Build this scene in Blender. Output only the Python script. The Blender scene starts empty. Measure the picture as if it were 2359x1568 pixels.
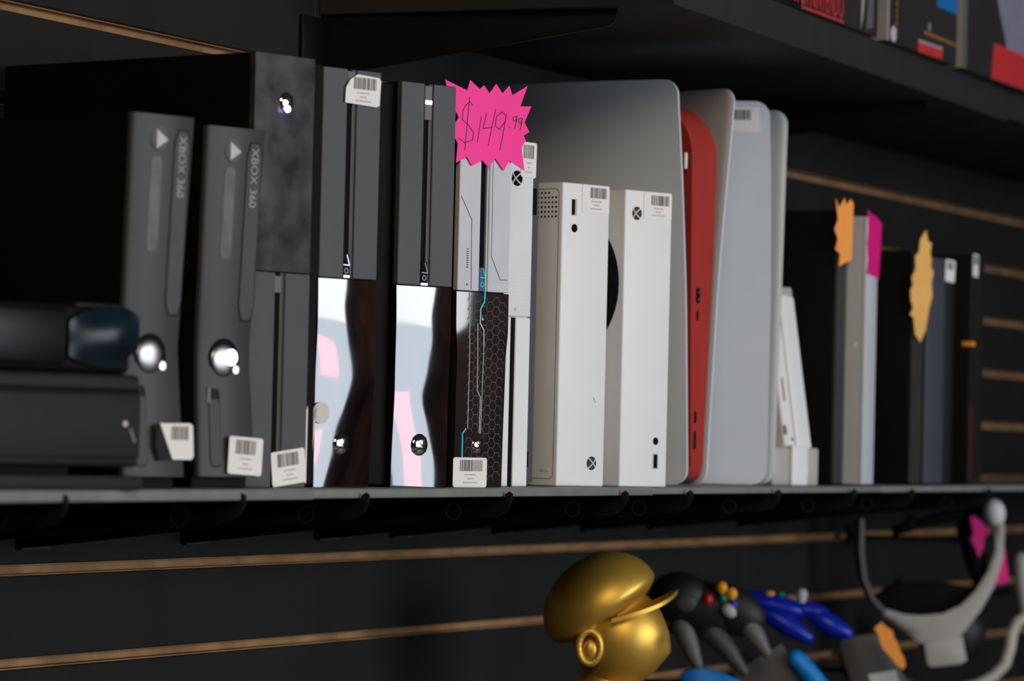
import bpy, bmesh, math, random
from mathutils import Vector, Matrix
random.seed(7)
S = 0.001                      # geometry below is written in millimetres
D2R = math.radians
sc = bpy.context.scene
C = sc.collection

# ------------------------------------------------------------------ materials
def lin(c):
    out = []
    for v in c:
        v /= 255.0
        out.append(v/12.92 if v <= 0.04045 else ((v+0.055)/1.055)**2.4)
    return out

def mat(name, rgb, rough=0.5, metal=0.0, var=0.06, vscale=40.0, bump=0.0, bscale=300.0,
        spec=0.5, ior=1.45, coat=0.0, emit=None, estr=0.0, rvar=0.0):
    m = bpy.data.materials.new(name); m.use_nodes = True
    nt = m.node_tree; b = nt.nodes['Principled BSDF']
    col = lin(rgb)
    tc = nt.nodes.new('ShaderNodeTexCoord')
    nz = nt.nodes.new('ShaderNodeTexNoise'); nz.inputs['Scale'].default_value = vscale
    nz.inputs['Detail'].default_value = 4
    nt.links.new(tc.outputs['Object'], nz.inputs['Vector'])
    cr = nt.nodes.new('ShaderNodeValToRGB')
    cr.color_ramp.elements[0].position = 0.3; cr.color_ramp.elements[1].position = 0.7
    cr.color_ramp.elements[0].color = [c*(1-var) for c in col]+[1]
    cr.color_ramp.elements[1].color = [min(1, c*(1+var)) for c in col]+[1]
    nt.links.new(nz.outputs['Fac'], cr.inputs['Fac'])
    nt.links.new(cr.outputs['Color'], b.inputs['Base Color'])
    b.inputs['Roughness'].default_value = rough
    b.inputs['Metallic'].default_value = metal
    b.inputs['IOR'].default_value = ior
    b.inputs['Specular IOR Level'].default_value = spec
    b.inputs['Coat Weight'].default_value = coat
    if rvar:
        mr = nt.nodes.new('ShaderNodeMapRange')
        mr.inputs['To Min'].default_value = max(0, rough-rvar); mr.inputs['To Max'].default_value = rough+rvar
        nt.links.new(nz.outputs['Fac'], mr.inputs['Value']); nt.links.new(mr.outputs['Result'], b.inputs['Roughness'])
    if bump:
        n2 = nt.nodes.new('ShaderNodeTexNoise'); n2.inputs['Scale'].default_value = bscale
        nt.links.new(tc.outputs['Object'], n2.inputs['Vector'])
        bp = nt.nodes.new('ShaderNodeBump'); bp.inputs['Strength'].default_value = bump
        bp.inputs['Distance'].default_value = 0.001
        nt.links.new(n2.outputs['Fac'], bp.inputs['Height']); nt.links.new(bp.outputs['Normal'], b.inputs['Normal'])
    if emit:
        b.inputs['Emission Color'].default_value = lin(emit)+[1]
        b.inputs['Emission Strength'].default_value = estr
    return m

M = {}
M['wall'] = mat('charcoal_laminate', (37, 37, 36), 0.6, var=0.12, vscale=9, bump=0.05, spec=0.15)
M['mdf'] = mat('raw_mdf', (158, 122, 86), 0.85, var=0.28, vscale=22, bump=0.2, spec=0.12)
M['shelf'] = mat('shelf_laminate', (122, 126, 122), 0.5, var=0.1, vscale=30)
M['upshelf'] = mat('dark_shelf_laminate', (46, 45, 45), 0.65, var=0.06, spec=0.2)
M['blackmetal'] = mat('black_metal', (14, 14, 15), 0.4, var=0.1, spec=0.35)
M['tab'] = mat('worn_metal', (46, 48, 48), 0.5, var=0.15)
M['black'] = mat('black_plastic', (11, 11, 11), 0.6, var=0.1, spec=0.12)
M['recess'] = mat('black_recess', (20, 18, 17), 0.7, var=0.1, spec=0.12)
M['charcoal'] = mat('charcoal_plastic', (76, 77, 80), 0.5, var=0.05, vscale=25, bump=0.04, bscale=1500, spec=0.3)
M['charcoal2'] = mat('charcoal_soft_plastic', (58, 58, 58), 0.45, var=0.06, vscale=14, spec=0.3)
M['seam'] = mat('dark_seam', (24, 24, 25), 0.6, spec=0.2)
M['gloss'] = mat('black_gloss', (6, 6, 9), 0.05, var=0.3, spec=0.5, ior=2.1, rvar=0.03, vscale=25)
M['gloss3'] = mat('dark_patterned_gloss', (34, 31, 31), 0.07, var=0.15, ior=1.8, vscale=25)
M['hexline'] = mat('honeycomb_line', (62, 61, 63), 0.4)
M['gloss2'] = mat('mottled_gloss', (50, 51, 52), 0.2, var=0.55, vscale=38, spec=0.4, ior=1.5, rvar=0.1)  # mottled base colour stands in for blurred room reflections
M['slot'] = mat('slot_black', (5, 5, 7), 0.6, spec=0.08)
M['chrome'] = mat('chrome', (225, 225, 222), 0.09, 1.0, var=0.03)
M['satin'] = mat('satin_chrome', (150, 149, 147), 0.3, 1.0, var=0.05)
M['steel'] = mat('satin_metal', (190, 188, 186), 0.3, 1.0, var=0.04)
M['led'] = mat('violet_led', (240, 235, 255), 0.3, emit=(190, 160, 255), estr=9)  # glow painted on chrome in place of the window's reflection
M['led2'] = mat('soft_led', (220, 230, 255), 0.3, emit=(190, 205, 255), estr=1.0)  # weak glow in the colour of the eject icon and bar
M['cyan'] = mat('cyan_light', (20, 160, 190), 0.3, emit=(10, 150, 190), estr=0.55)  # printed cyan lines, with a weak glow added to the colour
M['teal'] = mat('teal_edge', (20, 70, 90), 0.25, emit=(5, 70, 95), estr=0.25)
M['silver'] = mat('silver_plastic', (196, 200, 206), 0.45, var=0.03, spec=0.4)
M['engrave'] = mat('engraved_line', (84, 86, 92), 0.6)
M['white'] = mat('white_plastic', (232, 234, 235), 0.42, var=0.02, vscale=30, spec=0.4)
M['whitem'] = mat('white_matte', (226, 228, 230), 0.6, var=0.02, spec=0.25)
M['shell'] = mat('white_shell', (208, 216, 226), 0.36, var=0.015, spec=0.45, bump=0.02, bscale=2500)
M['vent'] = mat('vent_black', (13, 13, 14), 0.6, var=0.2, vscale=500, spec=0.2)
M['slate'] = mat('slate_plastic', (70, 72, 82), 0.5)
M['slate2'] = mat('slate_blue_plastic', (64, 70, 78), 0.5, var=0.05)
M['red'] = mat('red_wrap', (168, 52, 46), 0.34, var=0.05, vscale=20, bump=0.25, bscale=900, spec=0.4)
M['paper'] = mat('label_paper', (236, 234, 232), 0.7, var=0.02, spec=0.2)
M['ink'] = mat('label_ink', (58, 58, 62), 0.8)
M['fadedink'] = mat('faded_ink', (176, 175, 176), 0.8)
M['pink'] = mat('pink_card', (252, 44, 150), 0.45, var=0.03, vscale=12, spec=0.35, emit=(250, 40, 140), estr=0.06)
M['magenta'] = mat('magenta_card', (226, 20, 130), 0.55, var=0.04)
M['orange'] = mat('orange_card', (255, 160, 66), 0.6, var=0.04)
M['tan'] = mat('pale_orange_card', (240, 182, 96), 0.6, var=0.04)
M['marker'] = mat('marker_ink', (74, 22, 62), 0.6)
M['grey'] = mat('light_grey_print', (182, 184, 184), 0.5)
M['gold'] = mat('gold_paint', (214, 172, 74), 0.42, 0.7, var=0.05, vscale=18, spec=0.5)
M['rubber'] = mat('dark_rubber', (26, 26, 27), 0.5, var=0.1, spec=0.4)
M['dimprint'] = mat('dim_grey_print', (158, 158, 158), 0.5)
M['stripgrey'] = mat('worn_label_strip', (82, 81, 80), 0.5, var=0.35, vscale=60)
M['sensorgloss'] = mat('sensor_gloss', (8, 9, 10), 0.3, spec=0.2, var=.2)
M['greyplastic'] = mat('grey_plastic', (96, 94, 92), 0.5, var=0.05)
M['darkgrey'] = mat('dark_grey_plastic', (66, 64, 63), 0.55, var=0.05)
M['lightgrey'] = mat('light_grey_plastic', (176, 174, 170), 0.5, var=0.04)
M['beige'] = mat('pale_beige_plastic', (206, 200, 190), 0.5, var=0.04)
M['bluepl'] = mat('blue_plastic', (14, 38, 170), 0.28, var=0.08, spec=0.5)
M['skyblue'] = mat('bright_blue_plastic', (0, 128, 214), 0.45, var=0.03)
M['btn_red'] = mat('red_button', (200, 20, 25), 0.4)
M['btn_yel'] = mat('yellow_button', (240, 165, 20), 0.4)
M['btn_grn'] = mat('green_button', (10, 120, 80), 0.4)
M['btn_blu'] = mat('blue_button', (20, 55, 190), 0.4)
M['boxart'] = mat('printed_card', (46, 44, 45), 0.4, var=0.1, vscale=8)
M['darkred'] = mat('dark_red_line', (120, 36, 34), 0.6)
M['boxred'] = mat('printed_red', (200, 50, 54), 0.5, var=0.08, vscale=60)
M['boxgrey'] = mat('printed_grey', (150, 146, 142), 0.5)
M['boxviolet'] = mat('printed_violet_grey', (132, 130, 150), 0.5, var=0.1)
M['boxblue'] = mat('printed_blue', (18, 110, 178), 0.5)
M['boxorange'] = mat('printed_orange', (150, 96, 40), 0.5)
M['boxwhite'] = mat('printed_white', (190, 186, 200), 0.5)
M['lens'] = mat('teal_lens_gloss', (9, 30, 38), 0.28, var=0.8, vscale=28, spec=0.3)  # teal in the base colour stands in for a reflection
M['kinect'] = mat('sensor_plastic', (32, 34, 34), 0.6, var=0.12, vscale=20, spec=0.2)
M['farwall'] = mat('shop_paint', (84, 50, 46), 0.8, var=0.95, vscale=3.2)
M['floor'] = mat('shop_floor', (92, 84, 76), 0.6)

# ------------------------------------------------------------------ mesh helpers
class MB:
    def __init__(self): self.bm = bmesh.new(); self.mi = 0
    def _tag(self, fs):
        for f in fs: f.material_index = self.mi
    def face(self, pts):
        vs = [self.bm.verts.new(p) for p in pts]
        f = self.bm.faces.new(vs); f.material_index = self.mi; return f
    def box(self, x0, x1, y0, y1, z0, z1, bev=0.0, seg=2):
        r = bmesh.ops.create_cube(self.bm, size=1.0)
        vs = r['verts']
        for v in vs:
            v.co = Vector((x0+(v.co.x+.5)*(x1-x0), y0+(v.co.y+.5)*(y1-y0), z0+(v.co.z+.5)*(z1-z0)))
        es = list({e for v in vs for e in v.link_edges})
        if bev > 0:
            r = bmesh.ops.bevel(self.bm, geom=es, offset=bev, segments=seg, affect='EDGES', profile=0.5)
            fs = {f for v in r['verts'] for f in v.link_faces}
            self._tag(fs)
        else:
            self._tag({f for v in vs for f in v.link_faces})
        return self
    def prism(self, poly, a, b, plane='xz', bev=0.0):
        """polygon in plane extruded along the third axis from a to b"""
        def P(u, v, w):
            return {'xz': (u, w, v), 'yz': (w, u, v), 'xy': (u, v, w)}[plane]
        n = len(poly)
        A = [self.bm.verts.new(P(u, v, a)) for u, v in poly]
        B = [self.bm.verts.new(P(u, v, b)) for u, v in poly]
        fs = [self.bm.faces.new(A), self.bm.faces.new(list(reversed(B)))]
        for i in range(n):
            fs.append(self.bm.faces.new([A[i], B[i], B[(i+1) % n], A[(i+1) % n]]))
        self._tag(fs)
        bmesh.ops.recalc_face_normals(self.bm, faces=fs)
        if bev > 0:
            es = list({e for f in fs[:2] for e in f.edges})
            r = bmesh.ops.bevel(self.bm, geom=es, offset=bev, segments=2, affect='EDGES', profile=0.5)
            self._tag(r['faces'])
        return self
    def disc(self, cx, cz, r, y0, y1, n=32, rz=None):
        rz = rz or r
        return self.prism([(cx+r*math.cos(2*math.pi*i/n), cz+rz*math.sin(2*math.pi*i/n)) for i in range(n)], y0, y1)
    def dome(self, cx, cz, r, y, h, n=28, rings=8):
        prev = None
        for k in range(rings+1):
            a = math.pi/2*k/rings
            rr = r*math.cos(a); yy = y-h*math.sin(a)
            if k == rings: cur = [self.bm.verts.new((cx, yy, cz))]
            else: cur = [self.bm.verts.new((cx+rr*math.cos(2*math.pi*i/n), yy, cz+rr*math.sin(2*math.pi*i/n))) for i in range(n)]
            if prev:
                for i in range(n):
                    j = (i+1) % n
                    if len(cur) == 1: f = self.bm.faces.new([prev[i], prev[j], cur[0]])
                    else: f = self.bm.faces.new([prev[i], prev[j], cur[j], cur[i]])
                    f.material_index = self.mi
            prev = cur
        return self
    def ribbon(self, pts, w, y0, y1, closed=False):
        """flat stroke along xz points"""
        n = len(pts)
        for i in range(n if closed else n-1):
            a = Vector(pts[i]); b = Vector(pts[(i+1) % n]); d = b-a
            if d.length < 1e-6: continue
            d.normalize(); p = Vector((-d.y, d.x))*w/2; e = d*w*0.3
            q = [a+p-e, b+p+e, b-p+e, a-p-e]
            self.prism([(v.x, v.y) for v in q], y0, y1)
        return self
    def tube(self, pts, radii, n=14, cap=True):
        pts = [Vector(p) for p in pts]
        if not hasattr(radii, '__len__'): radii = [radii]*len(pts)
        P = []; Rr = []
        if cap:
            d = (pts[0]-pts[1]).normalized()
            for k in (4, 3, 2, 1):
                a = math.pi/2*k/4.001
                P.append(pts[0]+d*radii[0]*math.sin(a)); Rr.append(radii[0]*math.cos(a))
        P += pts; Rr += list(radii)
        if cap:
            d = (pts[-1]-pts[-2]).normalized()
            for k in (1, 2, 3, 4):
                a = math.pi/2*k/4.001
                P.append(pts[-1]+d*radii[-1]*math.sin(a)); Rr.append(radii[-1]*math.cos(a))
        prev = None; up = None; fs = []
        for i, p in enumerate(P):
            t = (P[min(i+1, len(P)-1)]-P[max(i-1, 0)]).normalized()
            if up is None:
                up = Vector((0, 0, 1)) if abs(t.z) < .9 else Vector((1, 0, 0))
            s = t.cross(up).normalized(); up = s.cross(t).normalized()
            cur = [self.bm.verts.new(p+(s*math.cos(2*math.pi*k/n)+up*math.sin(2*math.pi*k/n))*max(Rr[i], 1e-4)) for k in range(n)]
            if prev:
                for k in range(n):
                    fs.append(self.bm.faces.new([prev[k], prev[(k+1) % n], cur[(k+1) % n], cur[k]]))
            else: fs.append(self.bm.faces.new(list(reversed(cur))))
            prev = cur
        fs.append(self.bm.faces.new(prev))
        self._tag(fs); bmesh.ops.recalc_face_normals(self.bm, faces=fs)
        return self
    def ell(self, c, r, rot=None, n=28, fn=None):
        res = bmesh.ops.create_uvsphere(self.bm, u_segments=n, v_segments=max(8, n//2+2), radius=1.0)
        R3 = Matrix.Identity(3)
        if rot:
            for ax, a in rot: R3 = Matrix.Rotation(D2R(a), 3, ax) @ R3
        for v in res['verts']:
            q = v.co.copy()
            if fn: q = fn(q)
            v.co = R3 @ Vector((q.x*r[0], q.y*r[1], q.z*r[2])) + Vector(c)
        self._tag({f for v in res['verts'] for f in v.link_faces})
        return self
    def grid(self, f, nu, nv):
        vs = [[self.bm.verts.new(f(i/nu, j/nv)) for j in range(nv+1)] for i in range(nu+1)]
        for i in range(nu):
            for j in range(nv):
                q = self.bm.faces.new([vs[i][j], vs[i+1][j], vs[i+1][j+1], vs[i][j+1]]); q.material_index = self.mi
        return vs
    def build(self, name, mats, parent=None, smooth=35, loc=None):
        if not isinstance(mats, (list, tuple)): mats = [mats]
        me = bpy.data.meshes.new(name)
        for v in self.bm.verts: v.co *= S
        self.bm.to_mesh(me); self.bm.free()
        for m in mats: me.materials.append(m)
        if smooth:
            me.shade_smooth(); me.set_sharp_from_angle(angle=D2R(smooth))
        o = bpy.data.objects.new(name, me); C.objects.link(o)
        if parent is not None: o.parent = parent
        if loc: o.location = [c*S for c in loc]
        return o

def tag(o, label=None, cat=None, group=None, kind=None):
    if label: o['label'] = label
    if cat: o['category'] = cat
    if group: o['group'] = group
    if kind: o['kind'] = kind
    return o

def thing(name, label, cat, X, Y, Z=0, yaw=0, group=None):
    o = bpy.data.objects.new(name, None); C.objects.link(o)
    o.empty_display_size = 0.02
    o.location = (X*S, Y*S, Z*S); o.rotation_euler = (0, 0, D2R(yaw))
    return tag(o, label, cat, group)

def text_mesh(name, body, size, m, parent, M4, extr=0.2, align='LEFT', sx=1.0):
    cu = bpy.data.curves.new('lettering', 'FONT'); cu.body = body; cu.size = size; cu.extrude = extr
    cu.align_x = align; cu.resolution_u = 3
    t = bpy.data.objects.new('lettering', cu); C.objects.link(t)
    bpy.context.view_layer.update()
    dg = bpy.context.evaluated_depsgraph_get()
    me = bpy.data.meshes.new_from_object(t.evaluated_get(dg))
    bpy.data.objects.remove(t)
    for v in me.vertices:
        p = M4 @ Vector((v.co.x*sx, v.co.y, v.co.z)); v.co = p*S
    me.materials.clear(); me.materials.append(m)
    o = bpy.data.objects.new(name, me); C.objects.link(o); o.parent = parent
    return o
# text laid on a front face (local xz plane, facing -y)
FRONT = Matrix(((1, 0, 0, 0), (0, 0, -1, 0), (0, 1, 0, 0), (0, 0, 0, 1)))
def front_text(x, z, y, rot=0):
    return Matrix.Translation((x, y, z)) @ FRONT @ Matrix.Rotation(D2R(rot), 4, 'Z')

def rrect(x0, x1, z0, z1, r, n=5):
    pts = []
    for cx, cz, a0 in ((x1-r, z1-r, 0), (x0+r, z1-r, 90), (x0+r, z0+r, 180), (x1-r, z0+r, 270)):
        for k in range(n+1):
            a = D2R(a0+90*k/n); pts.append((cx+r*math.cos(a), cz+r*math.sin(a)))
    return pts

def price_label(parent, x0, x1, z0, z1, y=-0.6, rot=0.0, poly=None, seed=1, label=None, bars=(0.18, 0.82), t=0.35, ink=True):
    """white sticker with a barcode and three faint printed lines; parts of the thing it is stuck to"""
    rnd = random.Random(seed)
    cx, cz = (x0+x1)/2, (z0+z1)/2; w, h = x1-x0, z1-z0
    c, s = math.cos(D2R(rot)), math.sin(D2R(rot))
    T = lambda p: (cx+(p[0]-cx)*c-(p[1]-cz)*s, cz+(p[0]-cx)*s+(p[1]-cz)*c)
    o = MB().prism([T(p) for p in (poly or rrect(x0, x1, z0, z1, 2.2))], y, y+t).build('price_label', M['paper'], parent)
    if label: o['label'] = label
    b = MB(); x = x0+w*bars[0]; xe = x0+w*bars[1]
    while x < xe:
        wd = rnd.choice((0.35, 0.5, 0.5, 0.9))
        b.prism([T(p) for p in ((x, z1-h*.46), (x+wd, z1-h*.46), (x+wd, z1-h*.08), (x, z1-h*.08))], y-0.12, y)
        x += wd+rnd.choice((0.35, 0.45, 0.8))
    b.build('barcode', M['ink'], o)
    if ink:
        p = MB()
        for row, (f0, f1) in enumerate(((.34, .66), (.42, .58), (.3, .72))):
            zz = z1-h*(.58+.13*row); x = x0+w*f0
            while x < x0+w*f1:
                wd = rnd.uniform(.8, 1.8)
                p.prism([T(q) for q in ((x, zz-.6), (x+wd, zz-.6), (x+wd, zz+.6), (x, zz+.6))], y-0.1, y)
                x += wd+.35
        p.build('printed_lines', M['fadedink'], o)
    return o

def x_logo(parent, cx, cz, r, rot, dark, lightm, y=-0.3, name='logo'):
    """round dark emblem crossed by two curved light strokes"""
    o = MB().disc(cx, cz, r, y-.15, y+.3, 36).build(name, dark, parent)
    b = MB(); c, s = math.cos(D2R(rot)), math.sin(D2R(rot))
    for sg in (-1, 1):
        pts = []
        for k in range(11):
            u = k/10; A, B, D_ = (-.60, .80), (-.02, .52), (.72, -.70)
            px_ = sg*((1-u)**2*A[0]+2*u*(1-u)*B[0]+u*u*D_[0]); pz = (1-u)**2*A[1]+2*u*(1-u)*B[1]+u*u*D_[1]
            pts.append((cx+r*(px_*c-pz*s), cz+r*(px_*s+pz*c)))
        b.ribbon(pts, r*.18, y-.3, y-.1)
    b.build('logo_cross', lightm, o)
    return o

# ------------------------------------------------------------------ setting
def struct(o): o['kind'] = 'structure'; return o
K0 = -74.4; PITCH = 76.2; GH = 9.5
def wall():
    b = MB()
    for k in range(-6, 14):
        z0 = K0+PITCH*k+GH/2; z1 = K0+PITCH*(k+1)-GH/2
        for xa, xb in ((900, 2118), (2118.8, 3338), (3338.8, 4557), (4557.8, 7600)):
            b.mi = 0
            b.box(xa, xb, 0, 6, z0, z1, 0.8, 1)
    b.mi = 1
    for k in range(-6, 15):
        z = K0+PITCH*k
        b.box(900, 7600, 5.5, 19, z+GH/2-1, z+PITCH-GH/2+1)          # board behind the laminate
        b.box(900, 7600, 16, 24, z-PITCH/2, z+PITCH/2)               # back of the slot
    # raw lips of each slot
    return b.build('wall_back', [M['wall'], M['mdf']], smooth=0)
struct(wall())
struct(MB().box(-1500, 9500, -5300, -5250, -1300, 1900).build('wall_front', M['farwall'], smooth=0))
struct(MB().box(-1500, 9500, -5300, 60, -1330, -1300).build('floor', M['floor'], smooth=0))

# shelf boards
def shelf(x0, x1, y0, t, label, z1=0.0):
    o = MB().box(x0, x1, y0, -1, z1-t, z1, 1.6, 3).build('shelf_board', M['shelf'])
    return tag(o, label, 'shelf', 'shelf boards under the consoles')
shelf(1500, 2722, -313, 8.0, 'grey shelf board at left, under the sensor bars and two curvy dark consoles')
shelf(2724, 3449, -308, 7.4, 'grey shelf board under the glossy black consoles and the two small white ones')
shelf(3451, 4142, -307, 6.6, 'grey shelf board under the red-fronted console and the leaning white one')
shelf(4144, 5900, -307, 6.8, 'grey shelf board at right, under the last dark upright consoles')

def bracket_meshes():
    b = MB()
    prof = [(-313.5, -2.5), (-309.6, -5), (-309.6, -9), (0, -9), (0, -57), (-60, -50), (-160, -37), (-292, -25.5), (-304, -23.5), (-312, -18.5), (-316, -11), (-316.3, -4.5)]
    b.prism(prof, -1.6, 1.6, 'yz', 0.5)
    plate = b.build('bracket_arm', M['blackmetal'], None, 40)
    t = MB().box(1.6, 47, -5, -0.3, -58, -12, 1.2, 2).build('wall_tab', M['tab'])
    r = MB()
    for k in range(18):
        a0 = 2*math.pi*k/18; a1 = 2*math.pi*(k+1)/18
        q = [(-262+7.5*math.cos(a0), -21+7.5*math.sin(a0)), (-262+7.5*math.cos(a1), -21+7.5*math.sin(a1)),
             (-262+6*math.cos(a1), -21+6*math.sin(a1)), (-262+6*math.cos(a0), -21+6*math.sin(a0))]
        r.prism(q, -2.1, -1.6, 'yz')
    ring = r.build('hole_rim', M['tab'])
    return plate, t, ring
bx = [(2339, 'leftmost'), (2601, 'second from the left'), (2813, 'third from the left'), (3097, 'fourth from the left'),
      (3364, 'left of the middle shelf joint'), (3531, 'under the left side of the red-fronted console'),
      (3782, 'under the console with plain white plates'), (4025, 'under the leaning white console'),
      (4228, 'right of the white upright console'), (4527, 'rightmost')]
first = None
for X, where in bx:
    lab = 'black shelf bracket with upturned tip, '+where
    if first is None:
        root = thing('shelf_bracket', lab, 'bracket', X, 0, 0, 0, 'brackets under the console shelf')
        first = bracket_meshes()
        for p in first: p.parent = root
    else:
        root = thing('shelf_bracket', lab, 'bracket', X, 0, 0, 0, 'brackets under the console shelf')
        for p in first:
            q = p.copy(); C.objects.link(q); q.parent = root

# upper shelf with game boxes
b = MB(); b.prism([(3328, -364), (4596, -307), (4596, -1), (3346, -1)], 436, 473.5, 'xy', 1.0)
tag(b.build('shelf_board', M['upshelf']), 'thick dark grey shelf board overhead, holding the printed game boxes', 'shelf')
b = MB(); b.prism([(4598, -304), (5700, -290), (5700, -1), (4598, -1)], 441, 473.5, 'xy', 1.0)
tag(b.build('shelf_board', M['upshelf']), 'dark shelf board continuing at the top right corner', 'shelf')
for X, lab in ((3352, 'black bracket under the left end of the overhead shelf'), (4300, 'black bracket under the overhead shelf behind the printed boxes')):
    root = thing('shelf_bracket', lab, 'bracket', X, 0, 0, 0)
    a = MB().prism([(-300, 436), (0, 436), (0, 376), (-60, 386), (-292, 420), (-300, 426)], -1.6, 1.6, 'yz', .5).build('bracket_arm', M['blackmetal'], root)
    MB().box(-48, -1.6, -5, -.3, 384, 432, 1.2).build('wall_tab', M['blackmetal'], root)

def carton(X, Y, yaw, w, label, h=250, d=110):
    t = thing('game_box', label, 'box', X, Y, 473.6, yaw, 'printed boxes on the overhead shelf')
    MB().box(0, w, 0, d, 0, h, .8, 1).build('carton', M['boxart'], t)
    return t
def patch(t, name, m, poly, y=-0.4):
    return MB().prism(poly, y, y+.35).build(name, m, t)
z0 = 473.6
t = carton(3713, -352, 2, 268, 'dark printed box with large red lettering, leftmost on the overhead shelf')
text_mesh('red_lettering', 'SUPER NINTENDO', 36, M['boxred'], t, front_text(141, 5.5, -.3), .2, 'RIGHT', .62)
patch(t, 'red_underline', M['boxred'], [(2, 1.0), (142, 1.0), (142, 3.6), (2, 3.6)]) 
patch(t, 'printed_picture', M['boxgrey'], [(205, 2), (214, 20), (222, 60), (214, 100), (206, 60)]); patch(t, 'printed_picture', M['greyplastic'], [(226, 4), (250, 8), (252, 70), (232, 60)])
t = carton(4013, -342, 2, 288, 'dark printed box with a red panel and a white oval, middle of the overhead shelf')
MB().prism([(0.2, 0.5), (9, .5), (9, 240), (.2, 240)], -.5, -.1).build('spine_stripe', M['boxgrey'], t)
MB().box(-.5, -.1, 0, 60, .5, 240).build('spine', M['boxgrey'], t)
MB().disc(27, 9.5, 11, -.5, -.1, 28, 8.6).build('white_oval', M['boxwhite'], t)
p = MB()
for k in range(7): p.disc(38, 8+7*k, 3, -.5, -.1, 12)
p.build('orange_dots', M['boxorange'], t)
MB().prism([(126, .5), (226, 2.0), (226, 12), (126, 11)], -.5, -.1).build('red_panel', M['boxred'], t)
MB().prism([(126, 11), (226, 12), (226, 15.5), (126, 14.5)], -.5, -.1).build('grey_band', M['boxgrey'], t)
MB().prism([(150, 22), (286, 22), (286, 25), (150, 26)], -.5, -.1).build('orange_line', M['boxorange'], t)
MB().prism([(200, 58), (284, 58), (284, 78), (200, 80)], -.5, -.1).build('blue_panel', M['boxblue'], t)
MB().disc(170, 32, 5, -.5, -.1, 16).build('violet_spot', M['boxviolet'], t)
t = carton(4318, -334, 2, 330, 'printed box with grey diagonal picture and large red panel, rightmost on the overhead shelf')
MB().box(-.5, -.1, 0, 60, .5, 240).build('spine', M['boxgrey'], t)
MB().prism([(.2, .5), (16, .5), (16, 240), (.2, 240)], -.5, -.1).build('spine_stripe', M['greyplastic'], t)
MB().prism([(130, .5), (326, 1), (326, 42), (140, 42)], -.5, -.1).build('red_panel', M['boxred'], t)
MB().prism([(100, 150), (200, 42), (326, 42), (326, 240), (130, 240)], -.5, -.1).build('grey_picture', M['boxviolet'], t)

# ------------------------------------------------------------------ consoles
def interp(tab, z):
    for (a, va), (b_, vb) in zip(tab, tab[1:]):
        if z <= b_: 
            u = max(0, (z-a)/(b_-a)); return va+(vb-va)*u
    return tab[-1][1]
def box_console(t, w, h, d, sidem, y0=6, z0=0, name='casing', bev=1.5):
    return MB().box(0, w, y0, d, z0, h, bev).build(name, sidem, t)

PANEL = {}
def gloss_panel(t, w, z0, z1, m, seed, g=.14, xb=None, s0=0.0, amp=1.0, name='gloss_panel'):
    """slightly uneven glossy cover; xb(z) is where its gentle bulge turns over"""
    rnd = random.Random(seed); ph = [rnd.uniform(0, 6.28) for _ in range(6)]
    H = z1-z0
    xb = xb or (lambda z: .5)
    sm = lambda z: sum(xb(z+d) for d in (-8, -4, 0, 4, 8))/5
    def f(u, v):
        x = w*u; z = z0+H*v
        y = 0.2+s0*(x-w/2)+g*(x*x/(2*w)-x*sm(z)+w*(sm(z)-.36)*.5) + amp*(.03*math.sin(2*math.pi*z/61+ph[2]) + .012*math.sin(2*math.pi*(z/33+x/80)+ph[3])
             + .126*(math.log(math.cosh((z-z0-126)/7.0))-7) + .004*(x-w/2)*math.sin(2*math.pi*z/90+ph[4]))
        return (x, y, z)
    PANEL[t.name] = lambda x, z: f(x/w, (z-z0)/H)[1]
    b = MB(); vs = b.grid(f, 28, 90)
    # closed back
    n = len(vs); mth = len(vs[0])
    back = [[b.bm.verts.new((vs[i][j].co.x, 5.5, vs[i][j].co.z)) for j in (0, mth-1)] for i in (0, n-1)]
    rim = [vs[i][0] for i in range(n)]
    def strip(edge, pa, pb):
        q = [b.bm.verts.new((v.co.x, 5.5, v.co.z)) for v in edge]
        for i in range(len(edge)-1): b.bm.faces.new([edge[i], q[i], q[i+1], edge[i+1]])
    strip(rim, 0, 0); strip([vs[i][-1] for i in range(n)], 0, 0); strip(vs[0], 0, 0); strip(vs[-1], 0, 0)
    bmesh.ops.remove_doubles(b.bm, verts=b.bm.verts[:], dist=1e-4)
    bmesh.ops.recalc_face_normals(b.bm, faces=b.bm.faces[:])
    return b.build(name, m, t, 50)

def power_dome(t, x, z, r, name='power_button', glint=None, ring=True):
    y = PANEL[t.name](x, z)+.4 if t.name in PANEL else -.2
    o = MB().dome(x, z, r, y, r*.42).build(name, M['chrome'], t)
    b = MB()
    for sg in (-1, 1):
        b.tube([(x+sg*r*.66, y-1.1-.1*r, z+r*.62), (x+sg*r*.2, y-r*.43, z+r*.12), (x-sg*r*.3, y-r*.41, z-r*.34), (x-sg*r*.68, y-1.0-.1*r, z-r*.62)], .45, 6)
    b.build('emblem_cross', M['seam'], o)
    if glint:
        MB().disc(x+glint[0], z+glint[1], glint[2], y-r*.5-.6, y-r*.42+.2, 20).build('power_light', M['led'], o)  # glowing disc stands in for a highlight on the dome
    return o

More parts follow.
